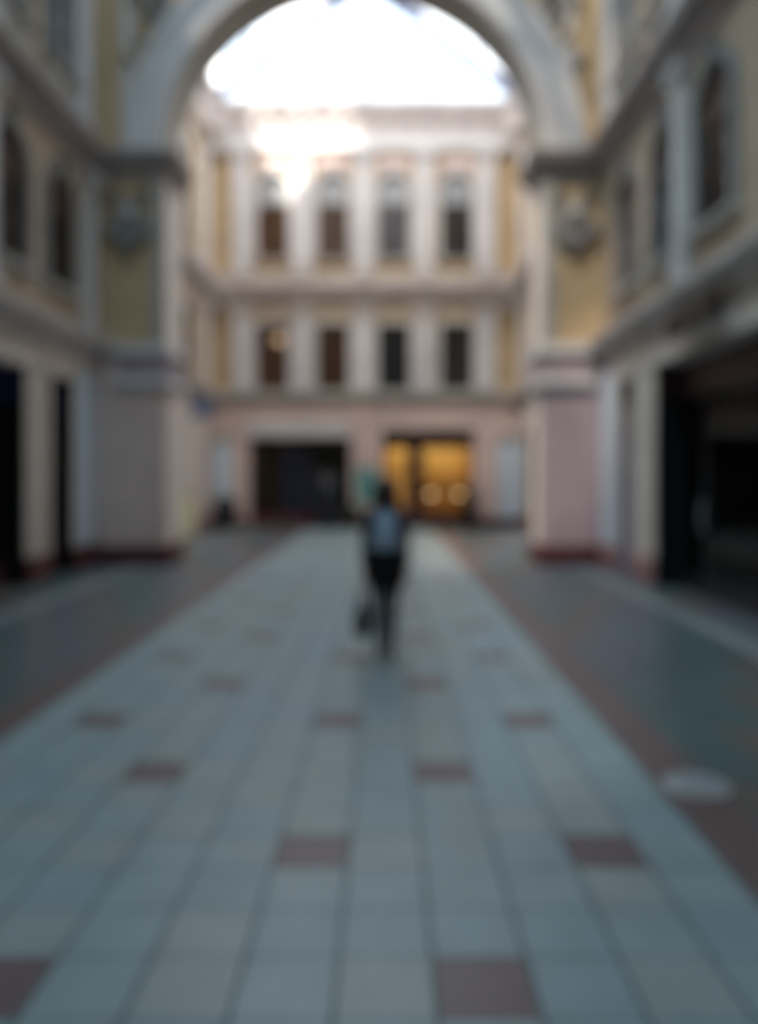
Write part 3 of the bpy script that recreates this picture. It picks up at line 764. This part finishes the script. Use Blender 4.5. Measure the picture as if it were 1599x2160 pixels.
# ------------------------------------------------------------------ the walking woman
def skin(name, V, E, R, m, parent, root=0, sub=2, smooth=True):
    me = bpy.data.meshes.new(name); me.from_pydata(V, E, []); me.update()
    o = bpy.data.objects.new(name, me); COL.objects.link(o)
    o.modifiers.new('skin', 'SKIN').use_smooth_shade = True
    s_ = o.modifiers.new('sub', 'SUBSURF'); s_.levels = sub; s_.render_levels = sub
    for i, v in enumerate(me.skin_vertices[0].data):
        r = R[i]; v.radius = r if isinstance(r, tuple) else (r, r); v.use_root = (i == root)
    dg = bpy.context.evaluated_depsgraph_get(); dg.update()
    nm = bpy.data.meshes.new_from_object(o.evaluated_get(dg))
    bpy.data.objects.remove(o)
    nm.materials.clear(); nm.materials.append(m)
    for p in nm.polygons: p.use_smooth = True; p.material_index = 0
    n = bpy.data.objects.new(name, nm); COL.objects.link(n)
    if parent: n.parent = parent
    return n
class Sk:
    def __init__(s): s.V = []; s.E = []; s.R = []
    def p(s, co, r, frm=None):
        s.V.append(tuple(co)); s.R.append(r); i = len(s.V)-1
        if frm is not None: s.E.append((frm, i))
        return i
    def go(s, name, m, parent, root=0, sub=2): return skin(name, s.V, s.E, s.R, m, parent, root, sub)
skinm = mat('skin', (196, 150, 128), 0.55, 0.05, 8); hairm = mat('dark_brown_hair', (48, 32, 30), 0.5, 0.3, 40)
topm = mat('dusky_mauve_top', (84, 80, 92), 0.85, 0.15, 12); blackm = mat('black_cloth', (14, 17, 22), 0.9, 0.2, 12)
trm = mat('dark_slate_trousers', (40, 48, 58), 0.85, 0.2, 12); shoem = mat('dark_shoes', (30, 28, 30), 0.6, 0.1, 10)
packm = mat('grey_blue_canvas', (152, 174, 198), 0.8, 0.15, 14); bagm = mat('dark_grey_bag', (34, 35, 44), 0.6, 0.15, 10)

pr = empty('person', (0.0, 7.03, 0)); tag(pr, 'woman walking away down the passage with long dark hair, dark clothes and a carried bag', 'person')
Lh, Rh = Vector((-0.195, 0.03, 0.80)), Vector((0.185, -0.02, 0.79))
def legs(s, hip, g=1.0, foot=True, root=None):
    for sx, yk, ya in ((-1, 0.03, 0.04), (1, 0.0, -0.06)):
        h = s.p((sx*0.075, 0, 0.86), (0.078*g, 0.085*g), hip)
        t = s.p((sx*0.072, yk*0.5, 0.66), 0.068*g, h)
        k = s.p((sx*0.062, yk, 0.47), 0.052*g, t)
        c = s.p((sx*0.056, yk*0.5+ya*0.5-0.01, 0.33), 0.050*g, k)
        a = s.p((sx*0.048, ya-0.01, 0.10 if foot else 0.065), 0.034*g, c)
        if foot:
            f = s.p((sx*0.050, ya+0.01, 0.045), 0.034, a); s.p((sx*0.054, ya+0.10, 0.030), (0.034, 0.026), f); s.p((sx*0.055, ya+0.155, 0.024), (0.026, 0.018), f+1)
def hand(s, wrist, w, sx, curl):
    """palm, four fingers of unequal length and a thumb, hanging down; curl bends the fingers towards +x*sx inside"""
    p1 = s.p(w+Vector((0, 0.0, -0.035)), (0.020, 0.026), wrist)
    p2 = s.p(w+Vector((0, 0.005, -0.075)), (0.017, 0.030), p1)
    for k, (dy, L) in enumerate(((0.030, 0.068), (0.010, 0.076), (-0.010, 0.070), (-0.029, 0.055))):
        b = w+Vector((0, dy, -0.088)); i0 = s.p(b, 0.0085, p2)
        q = b+Vector((-sx*0.010-sx*curl*0.012, 0, -L*0.42)); i1 = s.p(q, 0.0082, i0)
        q2 = q+Vector((-sx*(0.012+curl*0.022), 0, -L*0.32*(1-curl*0.7))); i2 = s.p(q2, 0.0076, i1)
        q3 = q2+Vector((-sx*(0.010+curl*0.016), 0, -L*0.26*(1-curl*1.9))); s.p(q3, 0.0066, i2)
    t0 = s.p(w+Vector((-sx*0.010, 0.026, -0.040)), 0.010, p1)
    t1 = s.p(w+Vector((-sx*0.020, 0.042, -0.066)), 0.009, t0); s.p(w+Vector((-sx*0.028, 0.040, -0.092)), 0.0078, t1)
b = Sk()
pel = b.p((0, 0, 0.91), (0.115, 0.088)); sp = b.p((0, 0.005, 1.06), (0.098, 0.074), pel); ch = b.p((0, 0.0, 1.22), (0.118, 0.090), sp)
ub = b.p((0, -0.005, 1.33), (0.095, 0.070), ch); nk = b.p((0, 0.0, 1.40), 0.045, ub); nk2 = b.p((0, 0.015, 1.445), 0.043, nk)
hd = b.p((0, 0.025, 1.50), (0.070, 0.082), nk2); h2 = b.p((0, 0.02, 1.555), (0.076, 0.092), hd); b.p((0, 0.015, 1.60), (0.060, 0.072), h2)
jaw = b.p((0, 0.075, 1.462), (0.034, 0.026), hd)
nose = b.p((0, 0.112, 1.515), (0.012, 0.012), hd)
for sx in (-1, 1): b.p((sx*0.083, 0.015, 1.515), (0.010, 0.018), hd)
for sx, H, curl in ((-1, Lh, 1.0), (1, Rh, 0.25)):
    sh = b.p((sx*0.150, -0.005, 1.325), 0.050, ub)
    e = b.p((sx*0.180, -0.03 if sx > 0 else -0.01, 1.07), 0.036, b.p((sx*0.170, -0.01, 1.20), 0.042, sh))
    wv = H+Vector((0, 0, 0.02)); wr_ = b.p(wv, 0.023, b.p(((sx*0.182+wv.x)/2+0.0, (wv.y-0.02)/2, 0.94), 0.033, e))
    hand(b, wr_, wv, sx, curl)
legs(b, pel)
b.go('body', skinm, pr, pel)
# face details
fc = MB(); fc.lathe([(0.0,-0.011),(0.010,0.0),(0.0,0.011)], 0, 0, 10)
for sx in (-1, 1):
    e = MB(); e.lathe([(0.001,-0.005),(0.009,-0.003),(0.011,0),(0.009,0.003),(0.001,0.005)], sx*0.028, 0.094, 10); e.v = [(x, y, z+1.532) for x, y, z in e.v]
    e.build('eye', mat('eye', (70, 58, 54), 0.3, 0), pr, True)
e = MB(); e.tube([(-0.022, 0.101, 1.474), (0, 0.108, 1.476), (0.022, 0.101, 1.474)], [0.002, 0.005, 0.002], 6); e.build('mouth', mat('lips', (170, 96, 92), 0.5, 0), pr, True)
# clothes
c = Sk(); rb = c.p((0, 0, 0.86), (0.100, 0.080)); r0 = c.p((0, 0, 0.95), (0.120, 0.096), rb); r1 = c.p((0, 0.005, 1.06), (0.126, 0.102), r0); r2 = c.p((0, 0, 1.22), (0.134, 0.108), r1); r3 = c.p((0, -0.005, 1.335), (0.108, 0.084), r2)
c.p((0, 0, 1.385), (0.055, 0.055), r3)
for sx, H in ((-1, Lh), (1, Rh)):
    s0 = c.p((sx*0.148, -0.005, 1.305), (0.058, 0.062), r3); s1 = c.p((sx*0.170, -0.01, 1.20), 0.050, s0)
    e = c.p((sx*0.180, -0.03 if sx > 0 else -0.01, 1.07), 0.044, s1); c.p(((sx*0.182+H.x)/2, (H.y-0.02)/2, 0.95), 0.040, e); c.p(H+Vector((0, 0, 0.045)), 0.031, len(c.V)-1)
c.go('top', topm, pr, rb)
c = Sk(); r0 = c.p((0, 0, 0.90), (0.100, 0.085)); legs(c, r0, 1.12, False); c.go('trousers', trm, pr, r0)
# black jacket tied round the hips
mb = MB(); n = 28; R = []
for z, rx, ry, fl in ((1.00, 0.128, 0.105, 0), (0.97, 0.148, 0.132, 0), (0.90, 0.165, 0.156, 0.01), (0.82, 0.172, 0.162, 0.02), (0.74, 0.158, 0.148, 0.03), (0.66, 0.120, 0.118, 0.035), (0.63, 0.100, 0.105, 0.03)):
    R.append([((rx*1.12+fl*math.sin(5*2*PI*i/n)*0.4)*math.cos(2*PI*i/n), (ry+fl*math.sin(5*2*PI*i/n)*0.4)*math.sin(2*PI*i/n), z-0.03*math.cos(2*PI*i/n)**2*(1 if z < 0.7 else 0)) for i in range(n)])
mb.rings(R, False); j = mb.build('tied_jacket', blackm, pr, True); md = j.modifiers.new('solid', 'SOLIDIFY'); md.thickness = 0.012
for sx, ya in ((-1, 0.04), (1, -0.06)):
    s_ = Sk(); a0 = s_.p((sx*0.050, ya-0.02, 0.075), (0.045, 0.048)); a1 = s_.p((sx*0.051, ya+0.0, 0.046), (0.042, 0.044), a0); a2 = s_.p((sx*0.055, ya+0.10, 0.038), (0.042, 0.034), a1); s_.p((sx*0.057, ya+0.17, 0.030), (0.030, 0.024), a2)
    s_.p((sx*0.050, ya-0.055, 0.040), (0.034, 0.034), a1)
    o = s_.go('shoe', shoem, pr, a0)
# hair: a cap over the skull that falls to the shoulder blades
mb = MB(); n = 36; R = []
for z, rx, y0_, ry in ((1.25, 0.030, -0.115, 0.018), (1.28, 0.075, -0.112, 0.028), (1.34, 0.100, -0.098, 0.046), (1.40, 0.108, -0.072, 0.064), (1.46, 0.110, -0.048, 0.086), (1.52, 0.108, -0.042, 0.096), (1.565, 0.102, -0.030, 0.104), (1.59, 0.096, -0.006, 0.106), (1.61, 0.080, 0.0, 0.088), (1.635, 0.050, 0.0, 0.056), (1.645, 0.012, 0.0, 0.014)):
    R.append([((rx*1.08*(1+0.035*math.sin(9*2*PI*i/n+z*20)))*math.cos(2*PI*i/n), y0_+ry*(1+0.035*math.sin(9*2*PI*i/n+z*20))*math.sin(2*PI*i/n), z) for i in range(n)])
mb.rings(R); mb.build('hair', hairm, pr, True)

# backpack and carried bag rest on the person: things of their own
t = empty('backpack', (0.0, 7.03-0.16, 0.97)); tag(t, 'grey-blue backpack on the back of the walking woman', 'backpack')
mb = MB(); mb.box(-0.09, 0.09, -0.065, 0.055, 0.02, 0.35, 0.04); mb.build('pack_body', packm, t, True)
mb = MB(); mb.box(-0.075, 0.075, -0.10, -0.055, 0.04, 0.19, 0.025); mb.build('front_pocket', packm, t, True)
mb = MB(); mb.tube([(-0.03,0.02,0.35),(-0.02,0.02,0.39),(0.02,0.02,0.39),(0.03,0.02,0.35)], 0.008, 8); mb.build('grab_handle', packm, t)
for sx in (-1, 1):
    mb = MB(); mb.tube([(sx*0.07,0.045,0.34),(sx*0.09,0.10,0.415),(sx*0.10,0.19,0.42),(sx*0.115,0.275,0.34),(sx*0.12,0.285,0.22),(sx*0.135,0.20,0.10),(sx*0.10,0.05,0.05)], 0.013, 8); mb.build('shoulder_strap', packm, t, True)
t = empty('carrier_bag', (-0.205, 7.06, 0.19)); tag(t, 'dark grey bag hanging from the hand of the walking woman', 'bag')
mb = MB(); n = 24; R = []
for z, rx, ry in ((0.0, 0.050, 0.11), (0.02, 0.070, 0.135), (0.12, 0.082, 0.15), (0.22, 0.072, 0.145), (0.30, 0.045, 0.13), (0.31, 0.03, 0.12)):
    R.append([(rx*math.copysign(abs(math.cos(2*PI*i/n))**0.7, math.cos(2*PI*i/n)), ry*math.copysign(abs(math.sin(2*PI*i/n))**0.7, math.sin(2*PI*i/n)), z) for i in range(n)])
mb.rings(R); mb.build('bag_body', bagm, t, True)
for sx in (-1, 1):
    mb = MB(); mb.tube([(sx*0.03,-0.07,0.29),(sx*0.022,-0.05,0.42),(0.022+sx*0.006,-0.032,0.515),(0.022+sx*0.006,0.0,0.52),(0.022+sx*0.006,0.012,0.515),(sx*0.022,0.05,0.42),(sx*0.03,0.07,0.29)], 0.007, 8); mb.build('bag_handle', bagm, t, True)
